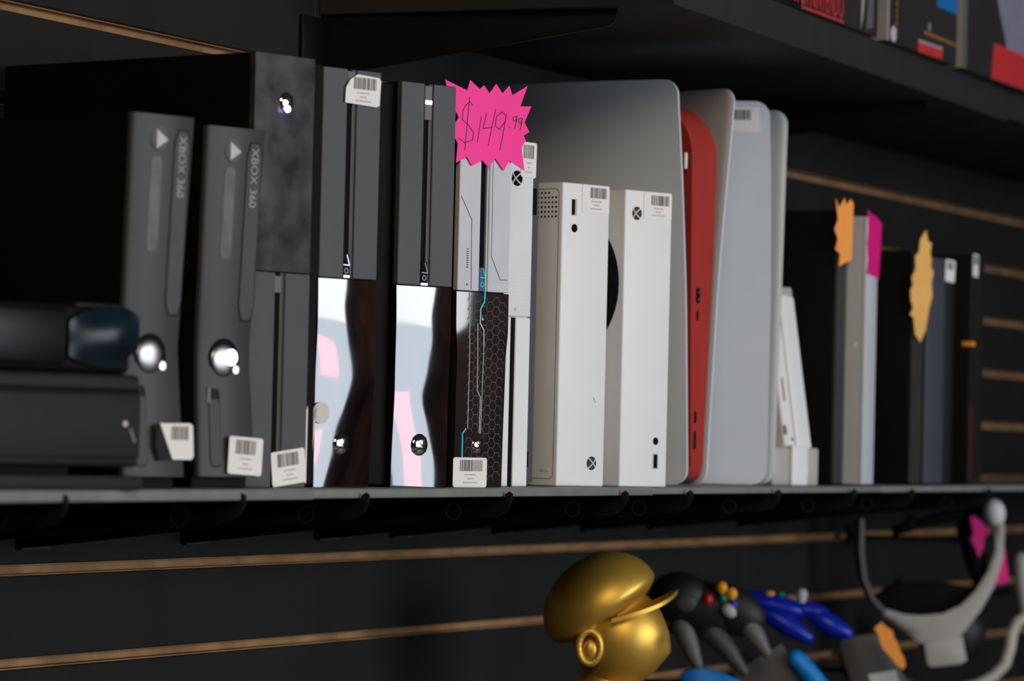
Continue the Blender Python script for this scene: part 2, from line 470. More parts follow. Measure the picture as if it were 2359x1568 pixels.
def slab_console(name, label, X, Y, yaw, W=62, flip=False, seed=1, face='charcoal', glossm='gloss', group=None, g=.14, xb=None, s0=0.0, amp=1.0):
    t = thing(name, label, 'game console', X, Y, 0, yaw, group)
    MB().box(0, W, 5, 274, 0.3, 333, .8, 1).build('casing', M['black'], t)
    bw = 19
    if not flip: MB().box(-bw, 0.3, 9, 272, 2, 331, .8, 1).build('lower_casing', M['recess'], t)
    else: MB().box(W-.3, W+bw, 9, 272, 2, 331, .8, 1).build('lower_casing', M['recess'], t)
    mz0, mz1, gz0, gz1 = (166.5, 333, .4, 165.5) if not flip else (0.4, 165.5, 166.5, 333)
    for xa, xe in ((0, W*.415), (W*.585, W)):
        MB().box(xa, xe, 0, 5.5, mz0, mz1, .5, 1).build('front_bar', M[face], t)
    MB().box(W*.415, W*.53, 2.6, 5.4, mz0, mz1).build('disc_slot', M['slot'], t)
    MB().box(W*.522, W*.532, 1.2, 5.4, mz0, mz1).build('slot_edge', M['greyplastic'], t)  # grey strip standing in for the highlight on the slot lip
    MB().box(W*.53, W*.585, 1.4, 5.4, mz0, mz1, .3, 1).build('slot_lip', M['charcoal2' if face == 'charcoal' else 'beige'], t)
    gloss_panel(t, W, gz0, gz1, M[glossm], seed, g, xb, s0, amp)
    return t

# --- two curvy dark consoles at the left
def curvy_console(X, Y, yaw, W, label, seed, sticker, lit):
    t = thing('curvy_game_console', label, 'game console', X, Y, 0, yaw, 'curvy dark consoles with round chrome buttons')
    H0, H1 = 9, 268
    def rec(z):                       # front recess, pinched near the power button
        return 8.5*(1-abs(z-100)/168.0) if z >= 100 else 8.5*(1-(100-z)/95.0*.9)
    zs = [H0+(H1-H0)*i/26 for i in range(27)]
    b = MB(); prev = None
    for i, z in enumerate(zs):
        pz = rec(z)/8.5*3.0; r = rec(z)
        c = 4.0
        ring = [(pz, r+c, z), (pz+c*.35, r+c*.35, z), (pz+c, r, z), (W-pz-c, r, z), (W-pz-c*.35, r+c*.35, z), (W-pz, r+c, z), (W-pz, 262, z), (pz, 262, z)]
        cur = [b.bm.verts.new(p) for p in ring]
        if prev:
            for q in range(8): b.bm.faces.new([prev[q], prev[(q+1) % 8], cur[(q+1) % 8], cur[q]])
        else: b.bm.faces.new(list(reversed(cur)))
        prev = cur
    b.bm.faces.new(prev)
    b.bm.faces.ensure_lookup_table()
    bmesh.ops.recalc_face_normals(b.bm, faces=b.bm.faces[:])
    for f in b.bm.faces:
        f.material_index = 0 if f.normal.y < -.3 else 1
    b.build('casing', [M['charcoal2'], M['black']], t, 30)
    MB().box(4, W-4, 12, 250, 0, H0+.5).build('foot', M['black'], t)
    # face details follow the recess
    def strip(name, x0, x1, za, zb, m, off, r=3.0, rim=None):
        """rounded strip laid on the curved face"""
        poly = rrect(x0, x1, za, zb, r, 4)
        bb = MB(); zz = [za+(zb-za)*i/14 for i in range(15)]
        L, Rr = [], []
        for z in zz:
            e = min(z-za, zb-z); ins = 0 if e >= r else r-math.sqrt(max(0, r*r-(r-e)**2))
            L.append(bb.bm.verts.new((x0+ins, rec(z)-off, z))); Rr.append(bb.bm.verts.new((x1-ins, rec(z)-off, z)))
        for i in range(14): bb.bm.faces.new([L[i], Rr[i], Rr[i+1], L[i+1]])
        return bb.build(name, m, t, 40)
    seamo = strip('tray_seam', 41.5, 57.5, 124.5, 258.5, M['seam'], .25)
    tray = strip('disc_tray', 42.6, 56.4, 126, 257, M['charcoal2'], .5)
    text_mesh('tray_lettering', 'XBOX 360', 10, M['dimprint'], tray, Matrix.Translation((45.6, rec(252)-1.2, 254)) @ FRONT @ Matrix.Rotation(D2R(-90-0), 4, 'Z') @ Matrix.Rotation(D2R(2.9), 4, 'Y'), .1, 'LEFT', .97)
    e = MB().disc(27, 251, 8.5, rec(251)-.5, rec(251)+.6, 28).build('eject_button', M['charcoal'], t)
    MB().prism([(24, 257.5), (24, 243.5), (35, 250.3)], rec(251)-.9, rec(251)-.45).build('eject_symbol', M['grey'], e)  # eject icon, coloured lighter as if catching a reflection
    strip('label_strip', 20, 31, 170, 238, M['stripgrey'], .3, 2)
    MB().disc(29.6, 96, 15.5, rec(96)-.5, rec(96)+2, 36).build('button_well', M['slot'], t)
    p = MB().dome(28.6, 95.5, 13, rec(96)-.6, 3.2).build('power_button', M['satin'], t)
    MB().disc(40.5, 88.5, 3.2, rec(88)-1.6, rec(88)-.2, 16).build('sync_button', M['steel'], t)
    if lit: MB().disc(33, 97.5, 6.0, rec(96)-5.2, rec(96)-4.0, 24).build('power_light', M['led'], p)  # glowing spot stands in for a bright reflection on the button
    dl = strip('usb_door', 12.5, 24.5, 16, 74, M['seam'], .2, 1.5)
    strip('usb_door_panel', 13.4, 23.8, 17, 66, M['charcoal2'], .4, 1.2)
    MB().box(11, 15, rec(72)-1.2, rec(72), 63, 75, .5, 1).build('door_latch', M['greyplastic'], t)
    return t
t = curvy_console(2480.6, -280, -19, 62.5, 'curvy dark grey console with a folded white label, behind the stacked sensor bars', 3, 0, False)
price_label(t, 32.5, 66, 21.6, 47.4, -1.2, 0, poly=[(33, 47.2), (62, 47.6), (65, 46), (66.5, 24), (64.5, 21.4), (46, 21.4)], seed=4, bars=(.34, .86), label='white barcode label with its left corner folded over', ink=False)
MB().prism([(33, 47.2), (46, 21.4), (33, 20), (29, 30), (29.5, 44)], -1.0, -.6).build('label_fold', M['seam'], t)
t = curvy_console(2595.3, -280, -19, 61.5, 'curvy dark grey console with a lit power button, second from the left', 5, 0, True)
price_label(t, 28.6, 63.5, 10.5, 38.5, -1.0, -3, seed=9, bars=(.2, .8))

# --- console with reflections painted on its glossy top (turned upside down)
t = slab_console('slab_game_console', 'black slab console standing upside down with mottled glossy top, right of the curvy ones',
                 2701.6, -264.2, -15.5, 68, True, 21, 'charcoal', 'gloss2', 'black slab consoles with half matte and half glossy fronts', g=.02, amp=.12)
p = power_dome(t, 35.6, 297, 8.0, glint=(-2, -5.5, 2.6))
price_label(t, 28.4, 67.2, 2.6, 29.4, -.8, 7, seed=12)
MB().box(27.5, 36.5, .8, 2.8, 150, 163, .3, 1).build('slot_end', M['greyplastic'], t)
MB().prism([(68.4, 4), (69.6, 4), (69.8, 64), (68.2, 60)], .4, .9).build('seal_strip', M['paper'], t)

# --- two black slab consoles
t = slab_console('slab_game_console', 'black slab console with a curled white label at its top right',
                 2818.6, -264.9, -19.7, 64.4, False, 33, xb=lambda z: interp([(0, .1), (12, .2), (26, .3), (42, .36), (60, .5), (80, .62), (95, .6), (125, .5), (165, .5)], z), group='black slab consoles with half matte and half glossy fronts')
power_dome(t, 28.5, 35, 8.8)
MB().box(26.5, 34.5, -.2, 2.7, 319, 331.5, .4, 1).build('slot_cap', M['greyplastic'], t)
e = MB().box(27, 34.3, .6, 2.7, 167, 186, .4, 1).build('eject_button', M['slot'], t)
MB().ribbon([(31, 185.2), (34, 177), (27.6, 177.2)], .7, .3, .6).ribbon([(28.2, 168), (33.6, 168)], 2.0, .3, .6).build('eject_light', M['led2'], e)
MB().ribbon([(30.6+2*math.cos(a), 172.5+2*math.sin(a)) for a in [k*.785 for k in range(8)]], .6, .3, .6, True).build('eject_symbol', M['grey'], e)
lp = [(22.4, 306), (57.5, 304.6), (61, 306), (62.3, 326), (60, 328.3), (36, 329.4), (28, 325), (23, 318)]
price_label(t, 21, 62.5, 304.5, 329, -2.0, 0, poly=lp, seed=17, bars=(.26, .86), label='white barcode label curling away at its top left corner')
y_ = min(PANEL[t.name](0, 60), PANEL[t.name](12, 60))-.5
o = MB(); o.disc(5.6, 59, 9, y_-.4, y_, 28, 8.6); o.prism([(-2.4, 62), (1.5, 64), (-.5, 53), (-5, 7), (-8, 6.6)], y_-.4, y_)
o.build('seal_sticker', M['beige'], t)['label'] = 'round pale seal sticker with a long tail'

t = slab_console('slab_game_console', 'black slab console left of the big pink price tag, bright chrome at its slot ends',
                 2947.4, -273.3, -22.5, 61.5, False, 47, s0=.03, xb=lambda z: interp([(0, .85), (14, .8), (30, .76), (50, .68), (75, .55), (100, .62), (125, .68), (150, .72), (165, .8)], z), group='black slab consoles with half matte and half glossy fronts')
power_dome(t, 29.2, 35.4, 9.2)
MB().box(26, 34, -.2, 2.7, 303, 331.4, .4, 1).build('slot_cap', M['greyplastic'], t)
MB().box(26.4, 33.8, -.5, -.1, 316, 319.2, .1, 1).build('slot_light', M['led'], t)  # glowing band in place of a reflection on the slot cap
e = MB().box(26.7, 34, .6, 2.7, 166.5, 186, .4, 1).build('eject_button', M['slot'], t)
MB().ribbon([(31, 185.2), (34, 177), (27.6, 177.2)], .7, .3, .6).build('eject_outline', M['grey'], e)
MB().ribbon([(27.4, 167.6), (33.6, 167.6)], 1.6, .2, .6).build('eject_light', M['led'], e)  # glowing bar imitates a reflection at the slot's lower end
MB().ribbon([(30.4+2*math.cos(a), 172.8+2*math.sin(a)) for a in [k*.785 for k in range(8)]], .6, .3, .6, True).build('eject_symbol', M['grey'], e)

# --- silver and black patterned console
t = slab_console('slab_game_console', 'silver slab console with a black honeycomb lower half, under the pink price tag',
                 3060, -277, -20, 63, False, 5, 'silver', 'gloss3', g=.08, s0=-.02, xb=lambda z: interp([(0, -.5), (116, -.4), (132, .45), (165, .45)], z), amp=.8)
MB().box(25.8, 27.0, 1.2, 2.7, 167, 330).box(33.2, 34.6, .9, 2.7, 167, 330).build('slot_edge', M['teal'], t)
power_dome(t, 29, 36, 7.2, 'power_button')
b = MB(); hr = 4.6
HY = PANEL[t.name]
for row in range(24):
    for col in range(7):
        cx = 17.5+col*hr*1.62; cz = 6+row*hr*1.74+(hr*.87 if col % 2 else 0)
        if cx > 60 or cz > 160 or (cx < 24 and cz < 28): continue
        if math.hypot(cx-29, cz-36) < 10: continue
        q = [(cx+hr*.98*math.cos(D2R(60*a)), cz+hr*.98*math.sin(D2R(60*a))) for a in range(7)]
        for a_, c_ in zip(q[:3], q[1:4]):
            kk = min(HY(*a_), HY(*c_))-.06
            b.ribbon([a_, c_], .5, kk-.06, kk+.35)
b.build('honeycomb_pattern', M['hexline'], t)
def circ(name, m, pts, w):
    b = MB()
    for i in range(len(pts)-1):
        n_ = max(1, int(math.dist(pts[i], pts[i+1])/12))
        for q_ in range(n_):
            a_ = [pts[i][c]+(pts[i+1][c]-pts[i][c])*q_/n_ for c in (0, 1)]; c_ = [pts[i][c]+(pts[i+1][c]-pts[i][c])*(q_+1)/n_ for c in (0, 1)]
            y = min(HY(*a_), HY(*c_))-.2; b.ribbon([a_, c_], w, y, y+.5)
    return b.build(name, m, t)
circ('circuit_line', M['cyan'], [(33.6, 166), (33, 158), (28.4, 151.4)], 1.3)
circ('circuit_line', M['silver'], [(28.4, 151.4), (28.1, 139.2), (32.6, 133.8), (33.1, 119.8)], 1.1)
circ('circuit_line', M['silver'], [(24.9, 139), (26.3, 82), (30.8, 76.6), (30.6, 46)], .7)
circ('circuit_line', M['silver'], [(15, 164.5), (15.7, 50.5)], .6)
circ('circuit_line', M['silver'], [(33.1, 119.8), (32.4, 46)], .6)
circ('circuit_line', M['cyan'], [(13.4, 49.6), (9.5, 45.6), (9.7, 25)], 1.1)
MB().prism([(29.4, 142.2), (32.4, 142.2), (30.8, 145.2)], HY(31, 143)-.3, HY(31, 143)+.2).build('cyan_mark', M['cyan'], t)
e = MB().box(26.6, 34, .4, 2.6, 166.5, 187, .4, 1).build('eject_button', M['teal'], t)
MB().ribbon([(31, 186), (34, 178), (27.4, 178.4)], .8, .1, .4).ribbon([(30.4+2*math.cos(a), 172.4+2*math.sin(a)) for a in [k*.785 for k in range(8)]], .6, .1, .4, True).build('eject_symbol', M['cyan'], e)
b = MB()
b.ribbon([(2.2, 246), (15.3, 227), (16.5, 168)], .6, -.25, .1).ribbon([(40.5, 197), (52, 177.4), (60.8, 177.6)], .6, -.25, .1).ribbon([(40.5, 197), (40, 300)], .4, -.25, .1)
for k in range(9): b.box(10.2, 12.4, -.2, .1, 186+k*1.9, 187+k*1.9)
b.prism([(10.6, 170.8), (10.6, 173), (12.8, 171.8)], -.25, .1)
b.build('engraved_lines', M['engrave'], t)
b = MB()
for x in (43.5, 48, 50, 54.5, 60.5): b.disc(x, 171.3, .75, -.3, .1, 10)
b.build('white_dots', M['paper'], t)
price_label(t, -1.2, 40, 0.2, 25.4, min(HY(0, 12), HY(20, 12), HY(40, 12), HY(0, 24), HY(40, 24), HY(40, 2))-.5, 0, seed=23, bars=(.2, .86), label='sharp white barcode label at the foot')

# --- pink price tag standing against the silver console
TAG = [(-22.7, 342.7), (4.4, 335.7), (7.8, 344.8), (19.8, 338.0), (25.0, 341.8), (31.6, 335.3), (39.9, 344.1), (47.7, 336.6), (56.1, 343.9), (60.2, 336.1), (79.0, 345.4), (70.3, 327.2), (84.5, 328.3), (76.2, 313.8), (82.5, 306.0), (75.5, 302.5), (78.4, 298.3), (73.1, 291.9), (77.6, 272.4), (58.3, 279.7), (51.6, 270.7), (40.5, 280.7), (32.7, 272.1), (24.5, 277.8), (12.4, 272.2), (5.8, 279.5), (-7.2, 273.5), (-5.6, 290.1), (-14.0, 300.4), (-5.3, 312.2), (-14.4, 323.9)]
t = thing('price_tag', 'big pink starburst price tag with handwritten price on the silver console', 'price tag', 3060, -277, 0, -20)
MB().prism(TAG, -1.8, -1.3).build('card', M['pink'], t)
b = MB()
for pts in ([(11.2, 323.7), (7.9, 326.4), (3, 323), (-0.3, 318.1), (-1.1, 310.6), (6.5, 306.4), (13.1, 300.6), (12.2, 294.3), (2.7, 291.2), (-4.6, 294.5)], [(7.4, 330), (2.9, 285)],
            [(22.2, 314.5), (18.1, 293.0)], [(28.5, 317.7), (24.6, 304.8), (36.4, 306.8)], [(39.6, 322.2), (31.5, 291.0)],
            [(52.1, 318.3), (47.2, 320.6), (40.9, 315.6), (39.5, 308.1), (45.0, 305.5), (51.8, 312.7), (53.2, 319.5), (49.5, 301.4), (45.6, 287.1)],
            [(56.8, 308.6), (57.9, 308.0)], [(65.2, 318.2), (61.9, 317.2), (62.0, 314.2), (65.3, 314.5), (66.2, 318.3), (65.8, 313.8), (63.3, 307.3)],
            [(72.3, 317.2), (69.0, 316.3), (68.6, 312.9), (71.3, 312.7), (73.4, 317.0), (72.4, 312.4), (70.4, 306.7)]):
    b.ribbon(pts, .75, -2.0, -1.8)
b.build('handwritten_price', M['marker'], t)

# --- white slab console, mostly behind the silver one
t = thing('slim_game_console', 'white slim console with a round emblem, squeezed behind the silver slab console', 'game console', 3167, -248, 0, -20)
MB().box(6, 69, 3, 230, .3, 300, 1.5).build('casing', M['white'], t)
MB().box(6, 69, 0, 3.5, 150, 301, 1.0).build('front_panel', M['whitem'], t)
MB().box(6, 44.2, 0, 3.5, .3, 149, .6, 1).build('front_panel', M['white'], t)
MB().box(50.4, 69, 0, 3.5, .3, 149, .6, 1).build('front_panel', M['white'], t)
MB().box(43.8, 50.8, 1.4, 3.6, .3, 149).build('disc_slot', M['slot'], t)
b = MB()
for r_ in range(46): b.box(8, 67, -.08, .1, 157+3*r_, 157.5+3*r_)
b.build('fine_ridges', M['whitem'], t, 0)
x_logo(t, 47.5, 271.6, 6.8, 90, M['slot'], M['whitem'], -.2)
MB().disc(49, 156, 1.6, -.25, .1, 14).build('pairing_button', M['grey'], t)
price_label(t, 52, 71.5, 273, 304.3, -.6, -1, seed=31, bars=(.12, .8), label='white barcode label partly hidden by the pink tag')

# --- dark slate console behind, a narrow strip shows
t = thing('dark_game_console', 'dark slate console showing only as a narrow strip beside the white slim one', 'game console', 3247, -234.5, 0, -20)
MB().box(0, 49, 3, 200, 4, 288, 1.5).build('casing', M['slate'], t)
MB().box(0, 49, 0, 3.5, 4, 288, 1.2).build('front_panel', M['slate'], t)
MB().box(38, 42.5, -.3, .4, 17, 31).build('usb_port', M['slot'], t)
MB().box(35, 46, -.4, .4, 244, 268, .2, 1).build('emblem_plate', M['slot'], t)
MB().box(3, 46, 14, 190, 0, 4.3).build('foot', M['black'], t)

# --- two small white consoles
def small_white(X, Y, yaw, label):
    t = thing('small_white_console', label, 'game console', X, Y, 0, yaw, 'two small white consoles')
    MB().box(0, 63.5, 0, 151, 0.4, 275, 1.6, 3).build('casing', M['white'], t)
    return t
t = small_white(3306.3, -268.9, -20.2, 'small white upright console with vent holes at the side and port at top')
usb = MB().box(11.8, 19.2, -.25, .6, 245.5, 260.5).build('usb_port', M['grey'], t)
MB().box(12.2, 16.4, -.4, .2, 246, 260).build('usb_opening', M['slot'], usb)
MB().disc(16.3, 234, 3.9, -.35, .6, 28, 3.8).build('pairing_button', M['slot'], t)
x_logo(t, 46.3, 21.5, 6.2, -90, M['rubber'], M['white'])
price_label(t, 25.6, 62.3, 249, 274.2, -.5, 0, seed=41, bars=(.3, .9))
MB().ribbon([(47, 81), (50, 77)], 1.2, -.15, .1).build('scuff', M['lightgrey'], t)
b = MB()
for c_ in range(6):
    for r_ in range(6):
        if r_ == 5 and c_ < 2: continue
        yy = 8+c_*4.4; zz = 244+r_*4.3
        b.prism([(yy+1.1*math.cos(a), zz+1.1*math.sin(a)) for a in [k*math.pi/4 for k in range(8)]], -.25, .3, 'yz')
b.build('vent_holes', M['vent'], t)
b = MB(); q = rrect(4.5, 146, 7, 269, 5)
for i in range(len(q)):
    a, c2 = q[i], q[(i+1) % len(q)]
    d = Vector((c2[0]-a[0], c2[1]-a[1])); 
    if d.length < 1e-5: continue
    d.normalize(); n = (-d.y*.3, d.x*.3)
    b.prism([(a[0]+n[0], a[1]+n[1]), (c2[0]+n[0], c2[1]+n[1]), (c2[0]-n[0], c2[1]-n[1]), (a[0]-n[0], a[1]-n[1])], -.12, .1, 'yz')
b.build('panel_seam', M['greyplastic'], t)
MB().prism(rrect(9, 21, 13, 17, 1.9), -.5, .2, 'yz', .2).build('rubber_foot', M['white'], t)
t = small_white(3406.1, -290.2, -22, 'small white upright console with round black side vent, emblem at top')
x_logo(t, 15.6, 253.5, 6.2, 90, M['rubber'], M['white'])
price_label(t, 24.4, 62.2, 249, 273.4, -.5, 0, seed=43, bars=(.26, .9))
MB().disc(47.7, 43, 3.5, -.35, .6, 28, 3.5).build('pairing_button', M['slot'], t)
usb = MB().box(44.2, 51.4, -.25, .6, 17, 31.4).build('usb_port', M['grey'], t)
MB().box(45.4, 50.4, -.4, .2, 18, 30.6).build('usb_opening', M['slot'], usb)
v = MB().prism([(75+69*math.cos(2*math.pi*k/64), 187+69*math.sin(2*math.pi*k/64)) for k in range(64)], -1.2, .5, 'yz', .6).build('round_vent', M['vent'], t)

# --- consoles with white curved side plates
def smooth_tab(tab):
    # quadratic-ish smoothing by sampling neighbours
    return lambda z: sum(interp(tab, max(0, min(395, z+d))) for d in (-30, -15, 0, 15, 30))/5
def plated_console(name, label, X, Y, yaw, fl, fr, core, H=395, bulge=13, Dp=258, coreprm=None, group=None, cdep=0):
    t = thing(name, label, 'game console', X, Y, 0, yaw, group)
    FL, FR = smooth_tab(fl), smooth_tab(fr)
    def plate(sgn, F, nm):
        R_ = 15.0; Z0, Z1 = 1.0, H; th = 4.2
        def P(u, v, inner):
            z = Z0+(Z1-Z0)*v
            e = min(z-Z0, Z1-z); ins = 0 if e >= R_ else R_-math.sqrt(max(0, R_*R_-(R_-e)**2))
            d = ins+(Dp-2*ins)*u
            k = math.sin(math.pi*min(1, d/Dp))
            x = F(z)+sgn*bulge*k
            if inner: x -= sgn*th*(0.45+.55*min(1, min(d-ins+1, e+1)/6.0))
            return (x, d, z)
        nu, nv = 40, 64
        # denser sampling near edges
        g = lambda t_: .5-.5*math.cos(math.pi*t_)
        b = MB()
        A = b.grid(lambda u, v: P(g(u), g(v), False), nu, nv)
        B = b.grid(lambda u, v: P(g(u), g(v), True), nu, nv)
        for i in range(nu):
            b.bm.faces.new([A[i][0], B[i][0], B[i+1][0], A[i+1][0]]); b.bm.faces.new([A[i][nv], A[i+1][nv], B[i+1][nv], B[i][nv]])
        for j in range(nv):
            b.bm.faces.new([A[0][j], A[0][j+1], B[0][j+1], B[0][j]]); b.bm.faces.new([A[nu][j], B[nu][j], B[nu][j+1], A[nu][j+1]])
        bmesh.ops.recalc_face_normals(b.bm, faces=b.bm.faces[:])
        return b.build(nm, M['shell'], t, 40), P, g
    lp_, P1, g = plate(-1, FL, 'side_plate')
    rp_, P2, g = plate(1, FR, 'side_plate')
    # core
    Rc = 55; top = H-19
    prof = [(240, 5), (20, 5), (8, 7), (2.5, 12), (0, 20)]+[(0, z) for z in (60, 110, 160, 205, 260, 309)]
    for k in range(1, 11):
        a = math.pi/2*k/10; prof.append((Rc-Rc*math.cos(a), top-Rc+Rc*math.sin(a)))
    prof += [(120, top), (240, top-4)]
    b = MB(); Lv, Rv = [], []
    for y, z in prof:
        xr = interp(coreprm, z); c = (FL(z)+FR(z))/2; xl = 2*c-xr
        Lv.append(b.bm.verts.new((xl, y+1+cdep, z))); Rv.append(b.bm.verts.new((xr, y+1+cdep, z)))
    n = len(prof)
    for i in range(n-1): b.bm.faces.new([Lv[i], Rv[i], Rv[i+1], Lv[i+1]])
    b.bm.faces.new(Lv); b.bm.faces.new(list(reversed(Rv))); b.bm.faces.new([Rv[0], Lv[0], Lv[-1], Rv[-1]])
    bmesh.ops.recalc_face_normals(b.bm, faces=b.bm.faces[:])
    b.build('core', M[core], t, 40)
    return t, P1, g
cp = [(0, 29), (205, 40), (309, 43.5), (395, 44)]
t, _, _ = plated_console('plated_game_console', 'tall console with white curved side plates and a red front strip',
     3628, -272, -13, [(0, 2), (188, -8), (310, -20), (395, -31.5)], [(0, 37), (205, 51), (288, 61), (395, 75)], 'red', coreprm=cp, group='tall consoles with white curved plates')
u_ = MB().prism(rrect(12, 17.5, 179, 194, 2.6), -.2, 1.2).build('usb_port', M['slot'], t)
MB().disc(14.6, 190, 1.5, -.5, 0, 12).disc(14.6, 183, 1.5, -.5, 0, 12).build('port_contacts', M['steel'], u_)
MB().prism(rrect(13.6, 16.2, 162, 172, 1.2), -.1, 1.2).build('side_button', M['seam'], t)
MB().prism(rrect(13.4, 16.4, 61.5, 73, 1.2), -.1, 1.2).build('side_button', M['seam'], t)
MB().prism(rrect(13.0, 16.2, 36, 54, 1.2), -.1, 1.2).build('usb_slot', M['seam'], t)
MB().box(-13.5, -10, -.5, 2, 309, 325, 1.0).build('status_light', M['paper'], t)
t, P1, g = plated_console('plated_game_console', 'tall console with white curved plates turned sideways, barcode label near the top',
     3852.8, -275, 9, [(0, 0), (195, 2), (300, -9), (395, -29)], [(0, 44), (212, 66), (310, 73), (395, 80)], 'black', H=393, coreprm=[(0, 30), (205, 43), (309, 43), (395, 40)], cdep=14, group='tall consoles with white curved plates')
def onplate(d, z, off):
    v = (z-1)/392.0
    x, y, zz = P1(d/258.0, v, False)
    return (x-off, d, z)
b = MB(); b.grid(lambda u, v: onplate(10+30*u, 362+25*v, .5), 6, 5); lab = b.build('price_label', M['paper'], t)
b = MB()
for d0, w_ in ((19, .8), (21, 1.5), (23.6, .6), (25, 1.8), (28, .7), (29.6, 1.2), (32, .6), (33.4, 1.8), (36.4, .8)):
    b.grid(lambda u, v: onplate(d0+w_*u, 374+10*v, .8), 1, 1)
b.build('barcode', M['ink'], lab)

# --- small white console leaning back in a grey cradle
t = thing('leaning_white_console', 'small white console leaning back in a grey cradle, right of the tall plated ones', 'game console', 3919, -262, 0, -20)
cr = MB(); cr.box(-1, 27.5, 4, 110, 0, 40, 2.5); cr.box(56, 76, 4, 110, 0, 40, 2.5); cr.box(20, 60, 30, 110, 0, 8, 1)
cr.build('cradle', M['lightgrey'], t)
MB().box(29, 55, 2, 9, 0.3, 42, 1).build('front_strip', M['white'], t)
body = MB().box(27.5, 73, 0, 72, 0, 190, 3, 3).build('casing', M['whitem'], t)
body.matrix_local = Matrix.Translation((0, 6*S, 14*S)) @ Matrix.Rotation(D2R(-10.3), 4, 'X')
MB().box(44, 59, -2.5, 2, 0, 190, 1.2).build('front_strip', M['white'], body)
MB().box(46, 72, 1, 60, 188, 200, 2).build('top_cap', M['lightgrey'], body)
MB().box(34, 36.5, -.6, .4, 76, 101, .2, 1).build('disc_slot', M['mdf'], body)
MB().box(28.5, 33, -.8, .4, 40, 50, .5, 1).build('front_button', M['boxorange'], body)
MB().disc(40.5, 35, 1.6, -.6, .2, 12).build('small_button', M['seam'], body)

# --- right-hand group of flat upright consoles
def flat_console(name, label, X, Y, yaw, w, h, d, fm, sm, split=None, fm2=None, z0=1.5):
    t = thing(name, label, 'game console', X, Y, 0, yaw)
    MB().box(0, w, 3, d, z0, h, 1.5).build('casing', M[sm], t)
    if split:
        MB().box(0, split-1.2, 0, 4, z0+.5, h-.5, .8).build('front_panel', M[fm], t)
        MB().box(split+1.2, w, 0, 4, z0+.5, h-.5, .8).build('front_panel', M[fm2 or fm], t)
        MB().box(split-1.3, split+1.3, 2.4, 4, z0+1, h-1).build('front_groove', M['slot'], t)
    else:
        MB().box(0, w, 0, 4, z0+.5, h-.5, .8).build('front_panel', M[fm], t)
    MB().box(5, w-5, 20, d-20, 0, z0+.2).build('foot', M['black'], t)
    return t
t = flat_console('flat_game_console', 'black flat console carrying an orange starburst tag, right of the leaning white one', 4077, -272, 0, 32, 297, 265, 'charcoal2', 'black', 16)
t = flat_console('flat_game_console', 'pale grey upright console with a magenta tag at its top', 4110.8, -293, 0, 40, 293, 265, 'silver', 'lightgrey')
MB().box(-.4, .2, 9, 13, 150, 156).build('side_mark', M['paper'], t)
t = flat_console('flat_game_console', 'black flat console behind the tan starburst tag', 4342, -275, 0, 38, 268, 250, 'charcoal2', 'black', 20)
t = flat_console('flat_game_console', 'slate blue console with a small white label at its top right', 4400, -272, -12, 66, 264, 240, 'slate2', 'black', 46, 'rubber')
price_label(t, 42.5, 64.5, 237, 262.5, -.6, -4, seed=61, ink=False)
t = flat_console('flat_game_console', 'black console with a thin red line, last at the right end of the shelf', 4553, -280, 0, 52, 274, 240, 'rubber', 'black', 24)
price_label(t, 2, 23, 248, 275, -.6, -3, seed=67, ink=False)
MB().box(4.5, 7.5, -.4, .4, 9, 97).build('red_line', M['darkred'], t)
MB().box(-.4, .2, 1, 10, 165.5, 170.5).box(-.4, 15, -.6, .6, 165.5, 170.5).build('orange_mark', M['orange'], t)

# starburst tags of the right-hand group
def tagcard(label, X, Y, yaw, poly, m):
    t = thing('price_tag', label, 'price tag', X, Y, 0, yaw, 'starburst price tags')
    MB().prism(poly, -.3, .3).build('card', M[m], t)
tagcard('orange starburst price tag, torn-looking, on the black flat console beside the pale grey one', 4075, -276, -22,
        [(-11.1, 309.7), (-5.0, 299.8), (3.3, 310.6), (7.1, 303.3), (14.1, 310.3), (18.6, 304.9), (17.7, 243.6), (9.1, 241.8), (-3.7, 236.5), (-1.9, 249.7), (-10.0, 254.5), (-6.1, 265.9), (-12.1, 275.9), (-6.7, 287.0)], 'orange')
tagcard('magenta starburst price tag folded against the pale grey console', 4110.8, -293.2, 0,
        [(0.5, 300.4), (12, 296), (26, 295.2), (50, 288.0), (47, 255.7), (43, 226.1), (21, 229.3), (-0.3, 230.5), (5, 244.9), (0.2, 263.6), (4, 277.9)], 'magenta')
tagcard('tan starburst price tag, large and pointed, on the black flat console further right', 4340, -278, -25,
        [(14.2, 291.7), (18, 279), (24.1, 277.3), (22, 266), (24.8, 257.4), (23, 250), (28.1, 245.1), (25, 231), (27.4, 217.7), (22.0, 202.6), (16.9, 177.5), (8.6, 163.3), (-0.5, 171.9), (-4.0, 191.6), (-9.9, 193.9), (-5, 202), (-9.0, 211.2), (-10, 222), (-6, 228), (-8.3, 236.0), (-2, 247), (-3.2, 261.0), (3, 266), (5, 281)], 'tan')

